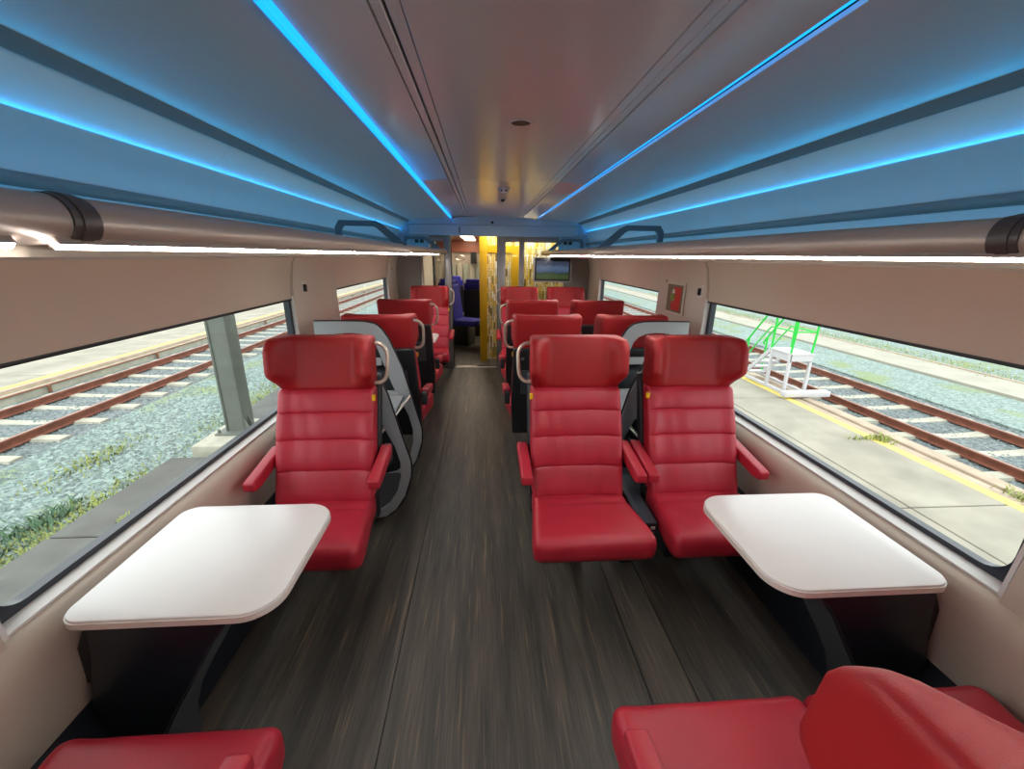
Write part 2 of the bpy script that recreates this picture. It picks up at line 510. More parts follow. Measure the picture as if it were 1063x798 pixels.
wi = 0
for s in (-1, 1):
    for (a, c) in ((-1.83, 0.06), (0.865, 2.80), (3.60, 5.53)):
        wi += 1
        w = empty('window_%d' % wi, (s * 1.41, (a + c) / 2, 0.694), kind='structure')
        hl = (c - a) / 2
        out = rrect(-hl, hl, 0.0, 0.84, 0.001)
        inn = rrect(-hl + 0.045, hl - 0.045, 0.026, 0.80, 0.075)
        put('window_frame', ring(out, inn, 'x', -0.012, 0.02), M_gasket, w)
        put('window_pane', box(-0.002, 0.002, -hl + 0.03, hl - 0.03, 0.015, 0.82), M_glass, w)
        # white reveal boards round the recess
        for y0, y1 in ((-hl, -hl + 0.012), (hl - 0.012, hl)):
            put('reveal_board', prism([(-s * 0.012, 0.0), (-s * 0.075, 0.0), (-s * 0.058, 0.22), (-s * 0.040, 0.5), (-s * 0.035, 0.66), (-s * 0.012, 0.66)], 'y', y0, y1), M_reveal, w)
        put('window_sill', prism([(-s * 0.012, 0.001), (-s * 0.062, -0.006), (-s * 0.062, 0.002), (-s * 0.012, 0.008)], 'y', -hl, hl), M_reveal, w)

# roller blinds, half down
bl_txt = {(-1, 0): 'beige roller blind half lowered over the window beside the nearest single seat table',
          (-1, 1): 'beige roller blind on the small far window behind the single seats',
          (1, 0): 'beige roller blind half lowered over the large window with the green and white steps outside',
          (1, 1): 'beige roller blind on the far window next to the red emergency notice',
          (-1, 2): 'beige roller blind above the single seat at the camera', (1, 2): 'beige roller blind above the paired seats at the camera'}
for s in (-1, 1):
    for i, (a, c) in enumerate(((0.872, 2.785), (3.612, 5.52), (-1.82, 0.05))):
        t = empty('window_blind', (s * 1.37, (a + c) / 2, 1.34), label=bl_txt[(s, i)], cat='blind', group='roller blinds')
        h = (c - a) / 2
        prof = [(0.012, 0.0), (0.010, 0.06), (0.002, 0.14), (-0.014, 0.21), (-0.034, 0.262)]
        p2 = [(x + 0.012, z) for x, z in prof[::-1]]
        put('blind_cloth', prism([(s * x, z) for x, z in prof + p2], 'y', -h, h), M_blind, t)
        put('bottom_bar', box(s * 0.017 - 0.008, s * 0.017 + 0.008, -h, h, -0.012, 0.0, 0.002), M_black, t)

# ------------------------------------------------------------------ ceiling
ceil = put('ceiling', prism([(-1.5, 1.64), (-1.38, 1.64), (-1.37, 1.98), (-1.22, 2.14), (-0.6, 2.17), (0.6, 2.17), (1.22, 2.14), (1.37, 1.98), (1.38, 1.64), (1.5, 1.64), (1.5, 2.3), (-1.5, 2.3)], 'y', Y0, 12.2), M_shell_grey, kind='structure')
YS = (Y0, 0.2, 3.19, 6.02)
def curve_sheet(pts, t):
    return thick(pts, t)
for k in range(3):
    a, c = YS[k] + 0.002, YS[k + 1] - 0.002
    put('ceiling_panel', box(-0.318, 0.318, a, c, 2.12, 2.14, 0.002, 1), M_ceil, ceil)
    for s in (-1, 1):
        put('ceiling_panel', box(min(s * 0.321, s * (0.352 if s < 0 else 0.3555)), max(s * 0.321, s * (0.352 if s < 0 else 0.3555)), a, c, 2.122, 2.14, 0.002, 1), M_ceil, ceil)
        put('ceiling_panel', box(min(s * (0.360 if s < 0 else 0.3565), s * 0.386), max(s * (0.360 if s < 0 else 0.3565), s * 0.386), a, c, 2.122, 2.14, 0.002, 1), M_ceil, ceil)
        put('ceiling_panel', prism([(s * 0.390, 2.12), (s * 0.575, 2.108), (s * 0.575, 2.125), (s * 0.390, 2.14)], 'y', a, c, bev=0.002), M_ceil, ceil)

# sloping cove panels with the blue light lines, rack recess panels and lower rack walls
YR = (Y0, 2.0, 4.2, 6.02)
for s in (-1, 1):
    for k in range(3):
        a, c = YR[k] + 0.0006, YR[k + 1] - 0.0006
        cov = [(0.598, 2.100), (0.70, 2.098), (0.82, 2.092), (0.95, 2.082), (1.06, 2.070), (1.13, 2.058)]
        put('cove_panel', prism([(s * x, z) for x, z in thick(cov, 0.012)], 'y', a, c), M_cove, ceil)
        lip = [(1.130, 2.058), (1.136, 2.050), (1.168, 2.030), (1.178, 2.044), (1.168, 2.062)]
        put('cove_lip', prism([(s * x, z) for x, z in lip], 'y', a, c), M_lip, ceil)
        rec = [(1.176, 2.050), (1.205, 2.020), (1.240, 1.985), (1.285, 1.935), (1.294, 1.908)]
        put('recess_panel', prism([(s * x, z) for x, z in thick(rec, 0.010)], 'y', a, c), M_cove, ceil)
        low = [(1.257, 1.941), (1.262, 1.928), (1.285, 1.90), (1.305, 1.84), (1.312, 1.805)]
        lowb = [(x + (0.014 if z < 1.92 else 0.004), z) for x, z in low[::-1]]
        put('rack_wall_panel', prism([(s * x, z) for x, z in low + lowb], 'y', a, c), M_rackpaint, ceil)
for s, side in ((-1, 'single seats'), (1, 'paired seats')):
    hgt = 0.036 if s < 0 else 0.010
    put('cove_light', box(min(s * 0.578, s * 0.596), max(s * 0.578, s * 0.596), Y0, 6.0, 2.124 - hgt, 2.124, 0.002, 1), M_led,
        label='thin blue light line along the ceiling edge over the %s' % side, cat='light strip')
    put('rack_light', box(min(s * 1.280, s * 1.288), max(s * 1.280, s * 1.288), Y0, 6.0, 1.916, 1.925), M_ledr,
        label='blue light line deep in the luggage rack over the %s' % side, cat='light strip')

# ------------------------------------------------------------------ luggage racks
def arc_profile(s):
    return
def make_rack(s, label):
    t = empty('luggage_rack', (s * 0.76, 0, 1.6), label=label, cat='luggage rack')
    tx = 0
    # shelf from the tube back to the wall
    shelf = [(0.02, 0.055), (0.10, 0.035), (0.30, 0.030), (0.50, 0.040), (0.56, 0.065), (0.585, 0.075), (0.585, 0.02), (0.10, 0.004), (0.01, 0.010)]
    put('shelf', prism([(s * x, z) for x, z in shelf], 'y', Y0, 6.02), M_wall, t)
    # rounded ledge where the shelf meets the wall
    led = [(0.540 + 0.026 * math.cos(q), 0.186 + 0.018 * math.sin(q)) for q in [2 * PI * i / 12 for i in range(12)]]
    put('ledge', prism([(s * x, z) for x, z in led], 'y', Y0, 6.02), M_lip, t)
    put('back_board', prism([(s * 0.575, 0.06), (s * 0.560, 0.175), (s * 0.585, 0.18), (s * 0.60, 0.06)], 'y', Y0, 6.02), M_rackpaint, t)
    # tube pieces
    R = 0.035
    def seg(ya, yb):
        n = 22
        pts = [(0 + R * math.cos(2 * PI * i / n), 0.060 + R * math.sin(2 * PI * i / n)) for i in range(n)]
        return prism([(s * p[0], p[1]) for p in pts], 'y', ya, yb, bev=0.003)
    put('tube', seg(Y0, 0.665), M_tube, t)
    put('tube', seg(0.707, 3.60), M_tube, t)
    path = smooth_path([(0, 3.606, 0.060), (0, 4.6, 0.060), (-s * 0.004, 5.4, 0.060), (-s * 0.03, 5.8, 0.060), (-s * 0.075, 6.04, 0.060)], 6)
    put('tube', tube(path, R, 20), M_tube, t)
    for ya, yb, rr in ((0.664, 0.677, R + 0.002), (0.677, 0.696, R + 0.004), (0.696, 0.709, R + 0.002)):
        n = 22
        put('joint_band', prism([(rr * math.cos(2 * PI * i / n), 0.060 + rr * math.sin(2 * PI * i / n)) for i in range(n)], 'y', ya, yb), M_band, t)
    # warm light strips let into the underside of the tube
    for ya, yb in ((Y0, 0.585), (0.640, 3.57), (3.63, 5.75)):
        st = put('light_strip', prism([(-s * 0.0275, 0.0270), (-s * 0.0225, 0.0215), (-s * 0.014, 0.030), (-s * 0.019, 0.034)], 'y', ya, yb), M_warm, t)
        put('added_strip_baffle', prism([(-s * 0.0224, 0.0200), (-s * 0.0195, 0.0195), (-s * 0.0080, 0.0300), (-s * 0.0130, 0.0305)], 'y', ya, yb), M_tube, t)  # added baffle, keeps the strip from burning out the shelf edge
        put('added_strip_baffle', prism([(-s * 0.0300, 0.0270), (-s * 0.0277, 0.0272), (-s * 0.0190, 0.0345), (-s * 0.0235, 0.0390)], 'y', ya, yb), M_tube, t)  # added baffle, keeps the strip from shining up on the ceiling
    put('added_shelf_light', box(min(s * 0.046, s * 0.052), max(s * 0.046, s * 0.052), Y0, 6.0, 0.055, 0.075), M_leds, t)  # unseen blue strip, added to make the rack wall bluer
    put('added_light_hood', box(min(s * 0.036, s * 0.070), max(s * 0.036, s * 0.070), Y0, 6.0, 0.079, 0.082), M_tube, t)  # added plate, blocks the blue strip's light from the cove panels
    # reading lamps under the shelf
    for y in (-0.6, -0.35, 2.25, 2.48, 4.55, 4.78):
        put('reading_light', disc(s * 0.27, y, 0.004, 0.042, 0.006), M_spot, t)
    # dividers standing on the shelf
    for y in (0.05 - 0.35, 3.28, 5.93):
        o = [(0.46, 0.05), (0.46, 0.205), (0.43, 0.250), (0.17, 0.250), (0.12, 0.225), (-0.045, 0.085), (0.07, 0.06)]
        i = [(0.415, 0.05), (0.415, 0.185), (0.395, 0.212), (0.19, 0.212), (0.165, 0.200), (0.045, 0.095), (0.09, 0.06)]
        put('divider', ring([(s * x, z) for x, z in o], [(s * x, z) for x, z in i], 'y', y - 0.012, y + 0.012), M_bracket, t)
    return t
make_rack(-1, 'open overhead luggage rack with metal tube edge above the single seats')
make_rack(1, 'open overhead luggage rack with metal tube edge above the paired seats')

# ceiling fittings
t = empty('ceiling_speaker', (0.0, 1.852, 2.12), label='round grey speaker grille flush in the middle of the ceiling', cat='speaker')
put('grille', disc(0, 0, -0.003, 0.038, 0.004, n=28), M_band, t)
put('rim', ring(rrect(-0.042, 0.042, -0.042, 0.042, 0.0419, 6), rrect(-0.037, 0.037, -0.037, 0.037, 0.0369, 6), 'z', -0.004, 0.0), M_ceil, t)
t = empty('smoke_detector', (0.01, 3.52, 2.12), label='white smoke detector with dark slots on the ceiling before the door', cat='smoke detector')
put('base', disc(0, 0, -0.012, 0.05, 0.012, n=24), M_reveal, t)
put('cover', disc(0, 0, -0.030, 0.034, 0.018, n=24), M_reveal, t)
for k in range(5):
    a = 2 * PI * k / 5 + 0.3
    put('slot', box(0.030 * math.cos(a) - 0.007, 0.030 * math.cos(a) + 0.007, 0.030 * math.sin(a) - 0.007, 0.030 * math.sin(a) + 0.007, -0.026, -0.014), M_black, t)
t = empty('ceiling_camera', (0.03, 4.15, 2.12), label='tiny dark dome camera on the ceiling just beyond the smoke detector', cat='camera')
put('collar', disc(0, 0, -0.006, 0.03, 0.006, n=20), M_reveal, t)
b = bmesh.new(); bmesh.ops.create_uvsphere(b, u_segments=14, v_segments=8, radius=0.02)
for v in b.verts: v.co.z = v.co.z - 0.008
put('dome', b, M_black, t)

# ------------------------------------------------------------------ end wall with glass and sliding door
end = empty('wall_end', (0, 6.1, 0), kind='structure')
# header under the ceiling, split by a seam
hd = lambda x0, x1, z0, z1, y=-0.10: box(x0, x1, y, 0.04, z0, z1, 0.003, 1)
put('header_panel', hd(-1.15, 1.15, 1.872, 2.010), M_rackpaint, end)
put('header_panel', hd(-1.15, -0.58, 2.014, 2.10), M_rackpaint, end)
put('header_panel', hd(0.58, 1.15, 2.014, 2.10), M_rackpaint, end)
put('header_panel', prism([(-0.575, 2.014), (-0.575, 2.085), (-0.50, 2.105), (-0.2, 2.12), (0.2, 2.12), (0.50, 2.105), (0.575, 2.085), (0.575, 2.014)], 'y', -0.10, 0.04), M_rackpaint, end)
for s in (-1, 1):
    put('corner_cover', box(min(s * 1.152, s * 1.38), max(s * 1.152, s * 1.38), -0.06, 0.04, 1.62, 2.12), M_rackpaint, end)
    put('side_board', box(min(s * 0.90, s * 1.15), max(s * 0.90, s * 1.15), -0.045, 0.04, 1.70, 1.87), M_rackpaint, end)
    for q in (0, 1):
        put('grille_plate', box(s * (1.06 - q * 0.07) - 0.025, s * (1.06 - q * 0.07) + 0.025, -0.052, -0.045, 1.775, 1.85), M_black, end)
put('wall_board', box(-1.38, -1.02, -0.02, 0.04, 0.0, 1.70), M_greyd, end)
put('wall_board', box(1.00, 1.38, -0.02, 0.04, 0.0, 1.70), M_greyd, end)
put('steel_post', box(-1.02, -0.995, -0.03, 0.04, 0.0, 1.70, 0.004), M_steel, end)
put('glass_pane', box(-0.995, -0.695, 0.005, 0.012, 0.10, 1.80), M_glass, end)
put('glass_pane', box(0.155, 0.35, 0.005, 0.012, 0.10, 1.80), M_glass, end)
put('glass_pane', box(0.42, 1.00, 0.005, 0.012, 0.10, 1.80), M_glass, end)
put('door_jamb', box(-0.695, -0.605, -0.06, 0.08, 0.0, 1.872, 0.006), M_jamb, end)
put('door_jamb', box(0.045, 0.155, -0.06, 0.08, 0.0, 1.872, 0.006), M_jamb, end)
put('door_jamb', box(0.35, 0.42, -0.03, 0.06, 0.0, 1.872, 0.006), M_jamb, end)
for a, c in ((-0.995, -0.695), (0.155, 0.35), (0.42, 1.0)):
    put('frame_rail', box(a, c, -0.02, 0.05, 0.0, 0.10, 0.004), M_jamb, end)
    put('frame_rail', box(a, c, -0.02, 0.05, 1.80, 1.872, 0.004), M_jamb, end)
put('rubber_edge', box(-0.605, -0.597, -0.03, 0.05, 0.0, 1.872), M_black, end)
put('rubber_edge', box(0.037, 0.045, -0.03, 0.05, 0.0, 1.872), M_black, end)
m1 = text_mesh('1', 0.115, 0.004)
put('class_number', m1, M_black, loc=(-0.472, 5.996, 1.94), rot=(PI / 2, 0, 0), label='small black number 1 on the panel above the door', cat='sign')
b = bmesh.new(); bmesh.ops.create_uvsphere(b, u_segments=12, v_segments=8, radius=0.018)
t = put('sensor_dome', b, M_black, loc=(-0.03, 5.985, 2.045), label='small black sensor dome on the panel above the door', cat='sensor')

# television on the end wall
t = empty('television', (0.785, 5.80, 1.465), label='flat television hanging before the gold wall, showing a green field under cloudy sky', cat='television')
put('casing', box(-0.25, 0.25, 0.0, 0.06, -0.175, 0.138, 0.006), M_black, t)
put('bezel', ring(rrect(-0.262, 0.262, -0.188, 0.142, 0.01), rrect(-0.244, 0.244, -0.168, 0.134, 0.004), 'y', -0.006, 0.03), M_jamb, t)
put('screen', box(-0.222, 0.222, -0.004, 0.0, -0.148, 0.090), M_screen, t)
put('wall_bracket', box(-0.06, 0.06, 0.06, 0.29, -0.06, 0.06), M_black, t)

# ------------------------------------------------------------------ vestibule and blue saloon beyond
ves = empty('wall_vestibule', (0, 6.5, 0), kind='structure')
put('print_panel', box(-0.10, 1.38, 0.0, 0.08, 0.03, 2.10), M_gold, ves)
put('yellow_frame', box(-0.215, -0.10, -0.05, 0.09, 0.0, 2.12, 0.008), M_yellow, ves)
put('yellow_frame', box(-0.10, 0.42, -0.012, 0.0, 1.66, 1.76), M_yellow, ves)
put('yellow_frame', box(0.27, 0.42, -0.012, 0.0, 0.03, 1.66), M_yellow, ves)
put('side_board', box(-0.215, -0.13, 0.09, 1.2, 0.0, 2.12), M_yellow, ves)
put('wall_corridor', box(-1.44, -1.38, 6.2, 12.2, 0, 2.1), M_offwhite, kind='structure')
put('wall_corridor', box(1.38, 1.44, 6.2, 12.2, 0, 2.1), M_offwhite, kind='structure')
far = empty('wall_far', (0, 12.0, 0), kind='structure')
put('wall_board', box(-1.4, 1.4, 0, 0.1, 0, 2.12), M_offwhite, far)
M_redceil = mat('brown_red_bulkhead', srgb(176, 112, 92), rough=0.35)
put('bulkhead_board', box(-1.38, -0.13, 5.40, 5.46, 1.70, 2.02), M_redceil, ves)
put('ceiling_board', box(-1.38, -0.13, 0.9, 5.45, 2.0, 2.03), M_redceil, ves)
for k in range(6):
    put('curtain_panel', box(-1.15 + k * 0.17 - 0.07, -1.15 + k * 0.17 + 0.07, 5.36, 5.40, 0.85, 1.40, 0.02), mat('pale_green_curtain_%d' % k, srgb(*((176, 190, 180) if k % 2 else (206, 208, 196))), rough=0.8), ves)
put('dark_board', box(-0.50, -0.34, 5.2, 5.25, 1.40, 1.70), M_black, ves)
put('ring_handle', tube([(-0.66 + 0.10 * math.cos(q), 3.0, 1.56 + 0.05 * math.sin(q)) for q in [2 * PI * i / 16 for i in range(17)]], 0.012, 8), M_steel, ves)
put('glass_screen', box(-0.90, -0.885, 0.25, 1.1, 0.1, 1.7), M_glass, ves)
put('steel_post', tube([(-0.89, 0.2, 0), (-0.89, 0.2, 1.9)], 0.018), M_steel, ves)
put('dark_post', box(-0.97, -0.93, 0.5, 0.56, 0.0, 1.9), M_shell_grey, ves)
put('vestibule_light', box(-0.62, -0.36, 8.6, 11.6, 1.985, 2.0), mat('vestibule_lamp', (1, 1, 1, 1), emit=(1, 0.82, 0.6, 1), estr=9),
    label='warm ceiling lamp in the vestibule past the door', cat='ceiling light')
put('vestibule_light', box(-0.2, 1.1, 6.22, 6.34, 2.04, 2.055), mat('gold_wall_lamp', (1, 1, 1, 1), emit=(1, 0.88, 0.68, 1), estr=22),
    label='warm ceiling lamp hidden over the gold printed wall', cat='ceiling light')
put('vestibule_light', box(0.3, 0.9, 8.2, 9.5, 2.085, 2.10), MATS['vestibule_lamp'],
    label='ceiling lamp over the blue seats', cat='ceiling light')

def blue_seat(loc, rz, label):
    t = empty('blue_seat', loc, rz, label=label, cat='seat')
    put('backrest', soft(0.44, 0.10, 0.66, 0.04, fn=lambda p: Vector((p.x, p.y + 0.12 + p.z * 0.15, p.z + 0.44))), M_bluefab, t)
    put('headrest', soft(0.36, 0.09, 0.15, 0.035, fn=lambda p: Vector((p.x, p.y + 0.24, p.z + 1.02))), M_bluefab, t)
    put('seat', soft(0.46, 0.46, 0.11, 0.04, fn=lambda p: Vector((p.x, p.y - 0.12, p.z + 0.37))), M_bluefab, t)
    put('back_shell', soft(0.46, 0.04, 0.62, 0.015, fn=lambda p: Vector((p.x, p.y + 0.185 + p.z * 0.15, p.z + 0.35))), M_shell, t)
    put('pedestal', box(-0.16, 0.16, -0.18, 0.12, 0.0, 0.38, 0.01), M_shell, t)
blue_seat((-0.84, 8.75, 0), PI, 'blue upholstered seat in the next saloon, seen from behind through the door')
blue_seat((-0.33, 8.75, 0), PI, 'blue upholstered seat next to the dark panel seen through the door')
blue_seat((-0.55, 7.85, 0), 1.15, 'blue folding seat set sideways just past the door')
blue_seat((-0.84, 9.9, 0), PI, 'second blue upholstered seat row deeper in the next saloon')

# ------------------------------------------------------------------ first class seats
SH = {}
def cached(key, f, smooth=50):
    if key not in SH:
        SH[key] = finish(f(), key, smooth)
    return SH[key]

# the seat faces -y; backrest front runs from (0.02,0.46) to (0.20,0.98)
LEAN = 0.18 / 0.52
SEAMS = [0.0, 0.145, 0.288, 0.412, 0.520]
WRINKLE = [0.0035]
def back_fn(p):
    z = p.z
    x, y = p.x, p.y
    front = max(0.0, min(1.0, (0.045 - y) / 0.03))      # 1 on the front face
    bulge = 0
    for a, c in zip(SEAMS, SEAMS[1:]):
        if a - 1e-6 <= z <= c + 1e-6:
            q = (z - a) / (c - a)
            bulge = max(0.0, math.sin(PI * q)) ** 0.45 * 0.013
    edge = 1 - ss(0.195, 0.23, abs(x))
    y -= front * (bulge * (0.35 + 0.65 * edge))
    y -= front * 0.018 * ss(0.15, 0.225, abs(x)) * (1 - 0.6 * ss(0.3, 0.5, z))       # slight side bolsters
    wr = noise.noise(Vector((x * 14 + 3, z * 5 + x * 22, 7.3))) * WRINKLE[0]
    if WRINKLE[0] > 0.004:
        sgn = 1 if x > 0 else -1
        wr += (1 - abs(noise.noise(Vector((x * 10, z * 26 - abs(x) * 34 * sgn, 2.1)))) * 2.4) * 0.0042 * ss(0.02, 0.16, abs(x))
    y -= front * wr * edge
    if z < 0.12: y += front * 0.012 * (1 - z / 0.12) ** 2 * -1
    w = 1.0 + 0.015 * math.sin(PI * min(1, max(0, z / 0.52)))
    return Vector((x * w, y + 0.062 + LEAN * z, 0.46 + z))
def m_back():
    zs = []
    for a, c in zip(SEAMS, SEAMS[1:]):
        for q in (0, 0.03, 0.09, 0.2, 0.35, 0.5, 0.65, 0.8, 0.91, 0.97, 1):
            zs.append(a + (c - a) * q)
    return soft(0.462, 0.09, 0.522, 0.022, nx=22, ny=2, nz=2, fn=back_fn, zs=[z for z in zs if 0.03 < z < 0.5])

def head_fn(p):
    x, y, z = p.x, p.y, p.z            # z 0..0.265, y -0.046..0.046
    ax = abs(x)
    t = z / 0.262
    f = max(0.0, min(1.0, (0.046 - y) / 0.085))         # 0 on the rear face, 1 on the front face
    w = 0.945 + f * (0.055 - 0.09 * (1 - ss(0.0, 0.42, t)))
    wing = ss(0.135, 0.215, ax)
    up = ss(0.0, 0.42, t) * (1 - 0.32 * ss(0.78, 1.0, t))
    y -= f * wing * up * 0.098
    y -= f * 0.008 * math.sin(PI * min(1, t)) * (1 - wing)
    return Vector((x * w, y + 0.245 + 0.033 * t, 0.972 + z))
def m_head():
    return soft(0.492, 0.092, 0.262, 0.021, nx=30, ny=3, nz=12, fn=head_fn, k=4)

def seat_fn(p):
    x, y, z = p.x, p.y, p.z            # y -0.23..0.23 (front negative), z 0..0.12
    top = ss(0.04, 0.11, z)
    w = 1.0 + 0.155 * ss(0.20, -0.20, y) if False else 1.0 + 0.15 * (1 - ss(-0.20, 0.20, y))
    z2 = z
    z2 -= top * 0.009 * math.exp(-((y - 0.085) / 0.013) ** 2)      # crease across the cushion
    z2 += top * 0.012 * math.exp(-((y + 0.16) / 0.12) ** 2)
    z2 += top * 0.006 * ss(0.15, 0.22, abs(x))
    z2 -= top * 0.006 * noise.noise(Vector((x * 9, y * 9, 1.1)))
    if y < -0.19: z2 -= top * 0.4 * (-(y + 0.19)) ** 1.0 * 0.5
    if z < 0.05: y2 = y + (0.05 - z) * 0.5 * (1 if y < -0.1 else 0)
    else: y2 = y
    return Vector((x * w, y2 - 0.145, z2 + 0.355))
def m_seat():
    b = soft(0.462, 0.46, 0.118, 0.035, nx=18, ny=26, nz=4, fn=seat_fn, k=4)
    return b

def arm_fn(p):
    x, y, z = p.x, p.y, p.z            # y -0.15..0.15
    t = (0.15 - y) / 0.30              # 1 at the front
    z2 = z + (1 - t) * 0.045
    if z < 0.025: z2 += (1 - t) * 0.0 + 0.012 * ss(0.85, 1.0, t)
    return Vector((x, y + 0.045, z2 + 0.582))
def m_arm():
    return soft(0.055, 0.30, 0.057, 0.011, nx=2, ny=6, nz=2, fn=arm_fn, k=3)

def shell_fn(p):
    x, y, z = p.x, p.y, p.z            # z 0..0.76
    yy = y + 0.135 + LEAN * (z - 0.13) * (1 if z > 0.13 else 0.3)
    w = 1.0 - 0.05 * ss(0.0, 0.3, -z + 0.3)
    return Vector((x * w, yy, z + 0.30))
def m_shell():
    return soft(0.482, 0.055, 0.72, 0.018, nx=8, ny=2, nz=12, fn=shell_fn, k=3)

def m_handle(sg):
    pts = smooth_path([(sg * 0.215, 0.275, 1.195), (sg * 0.262, 0.268, 1.192), (sg * 0.292, 0.262, 1.160), (sg * 0.295, 0.252, 1.10), (sg * 0.288, 0.242, 1.035), (sg * 0.262, 0.236, 1.005), (sg * 0.215, 0.232, 1.003)], 5)
    return tube(pts, 0.0095, 10)

def make_seat(loc, rz, label, group, handle=0, name='train_seat', arm_y=0.0, head=(0, 0, 0), arms=(-0.272, 0.272), wrinkled=False):
    t = empty(name, loc, rz, label=label, cat='seat', group=group)
    put('seat', cached('seat', m_seat), M_leather, t)
    WRINKLE[0] = 0.006 if wrinkled else 0.0035
    put('backrest', cached('backrest_wrinkled' if wrinkled else 'backrest_plain', m_back, 60), M_leather, t)
    hr = put('headrest', cached('headrest', m_head, 60), M_fabric_red, t, loc=head)
    sh = put('back_shell', cached('back_shell', m_shell), M_shell, t)
    # recess line, latch and screw button on the rear of the shell
    put('tray_panel', cached('tray_panel', lambda: soft(0.36, 0.012, 0.20, 0.004, nx=2, ny=1, nz=2, fn=lambda p: Vector((p.x, p.y + 0.172 + LEAN * (p.z + 0.24), p.z + 0.66)), k=2)), M_shell_grey, sh)
    put('latch', cached('latch', lambda: box(-0.05, 0.05, 0.322, 0.338, 0.868, 0.880, 0.002)), M_black, sh)
    put('button', cached('button', lambda: disc(0.175, 0.335, 0.945, 0.011, 0.010, axis='y', n=14)), M_steel, sh)
    for ax in arms:
        a = put('armrest', cached('armrest', m_arm), M_leather, t, loc=(ax, arm_y, 0))
        put('hinge', cached('hinge', lambda: box(-0.020, 0.020, 0.15, 0.235, 0.575, 0.672, 0.010)), M_shell, a)
    put('seat_pan', cached('seat_pan', lambda: soft(0.44, 0.40, 0.05, 0.012, nx=2, ny=2, nz=2, fn=lambda p: Vector((p.x, p.y - 0.10, p.z + 0.318)), k=2)), M_shell, t)
    put('pedestal', cached('pedestal', lambda: prism([(0.09, 0.0), (0.26, 0.0), (0.24, 0.10), (0.22, 0.36), (-0.10, 0.36), (-0.06, 0.31), (0.08, 0.26)], 'x', -0.07, 0.07, bev=0.006)), M_shell, t)
    if handle:
        put('grab_handle', cached('grab%d' % handle, lambda: m_handle(handle)), M_grab, t)
        put('number_tag', cached('tagp%d' % handle, lambda: box(handle * 0.232 - 0.008, handle * 0.232 + 0.008, 0.172, 0.190, 0.925, 0.955, 0.002)), M_tag, t, label='yellow seat number tag')
    return t

XL, XM, XR = -0.93, 0.318, 0.925
GW = 'red leather train seats'
make_seat((XL, 1.80, 0), 0, 'red leather single seat facing the nearest single seat table, grab handle on its aisle side', GW, 1)
make_seat((XM, 1.80, 0), 0, 'red leather aisle seat of the near pair, wrinkled backrest facing the aisle and table', GW, -1, wrinkled=True)
r1 = make_seat((XR, 1.80, 0), 0, 'red leather window seat of the near pair, behind the large bright table', GW, 0)
put('number_tag', SH['tagp-1'], M_tag, r1, label='yellow seat number tag')
make_seat((XL + 0.07, 3.10, 0), PI, 'red single seat turned away just behind the grey arch luggage stand', GW, -1)
make_seat((XM - 0.03, 3.10, 0), PI, 'red aisle seat turned away, its plain headrest showing over the wrinkled near aisle seat', GW, 1)
make_seat((XR - 0.033, 3.10, 0), PI, 'red window seat turned away, headrest behind the pale arch by the window', GW, 0)
make_seat((XL + 0.06, 4.10, 0), PI, 'second red single seat turned away, with a steel button on its dark back', GW, -1)
make_seat((XM - 0.02, 4.10, 0), PI, 'red aisle seat turned away, middle step of the three flat headrests by the aisle', GW, 1)
make_seat((XR - 0.01, 4.10, 0), PI, 'red window seat turned away, dark slotted back panel next to the far right window', GW, 0)
make_seat((XL + 0.09, 5.30, 0), 0, 'red single seat at the glass wall facing the small far table', GW, 1)
make_seat((XM - 0.01, 5.30, 0), 0, 'red aisle seat against the glass wall, beside the doorway', GW, -1)
make_seat((XR - 0.01, 5.30, 0), 0, 'red window seat against the end wall under the television', GW, 0)
make_seat((XL, 0.42, 0), PI, 'red single seat cushion cut off at the bottom, before the nearest single seat table', GW, 0, arm_y=-0.10)
make_seat((0.447, 0.42, 0), PI, 'large red seat at the bottom edge seen from above, curved headrest close to the camera', GW, 0, arm_y=-0.10, head=(-0.022, -0.036, -0.002))
make_seat((0.985, 0.42, 0), PI, 'red window seat mostly hidden behind the curved headrest nearest the camera', GW, 0, arms=(-0.262, 0.215))

# consoles between the paired seats
def console(x, y, rz, label):
    t = empty('seat_console', (x, y, 0.02), rz, label=label, cat='console', group='seat consoles')
    put('body', prism([(-0.17, 0.40), (0.25, 0.42), (0.25, 0.34), (-0.165, 0.345)], 'x', -0.042, 0.042, bev=0.004), M_console, t)
    put('socket_bar', box(-0.040, 0.040, -0.176, -0.165, 0.366, 0.392), M_black, t)
    for q in (-1, 1):
        put('socket', box(q * 0.018 - 0.011, q * 0.018 + 0.011, -0.180, -0.174, 0.371, 0.386, 0.002), M_offwhite, t)
    put('lower_box', box(-0.032, 0.032, -0.16, 0.20, 0.27, 0.345, 0.006), M_grab, t)
    put('support', box(-0.03, 0.03, 0.06, 0.16, -0.02, 0.27), M_shell, t)
console(0.6225, 1.80, 0, 'dark grey console with power sockets between the near pair of seats')
console(0.6115, 5.30, 0, 'dark grey console between the two seats at the end wall')

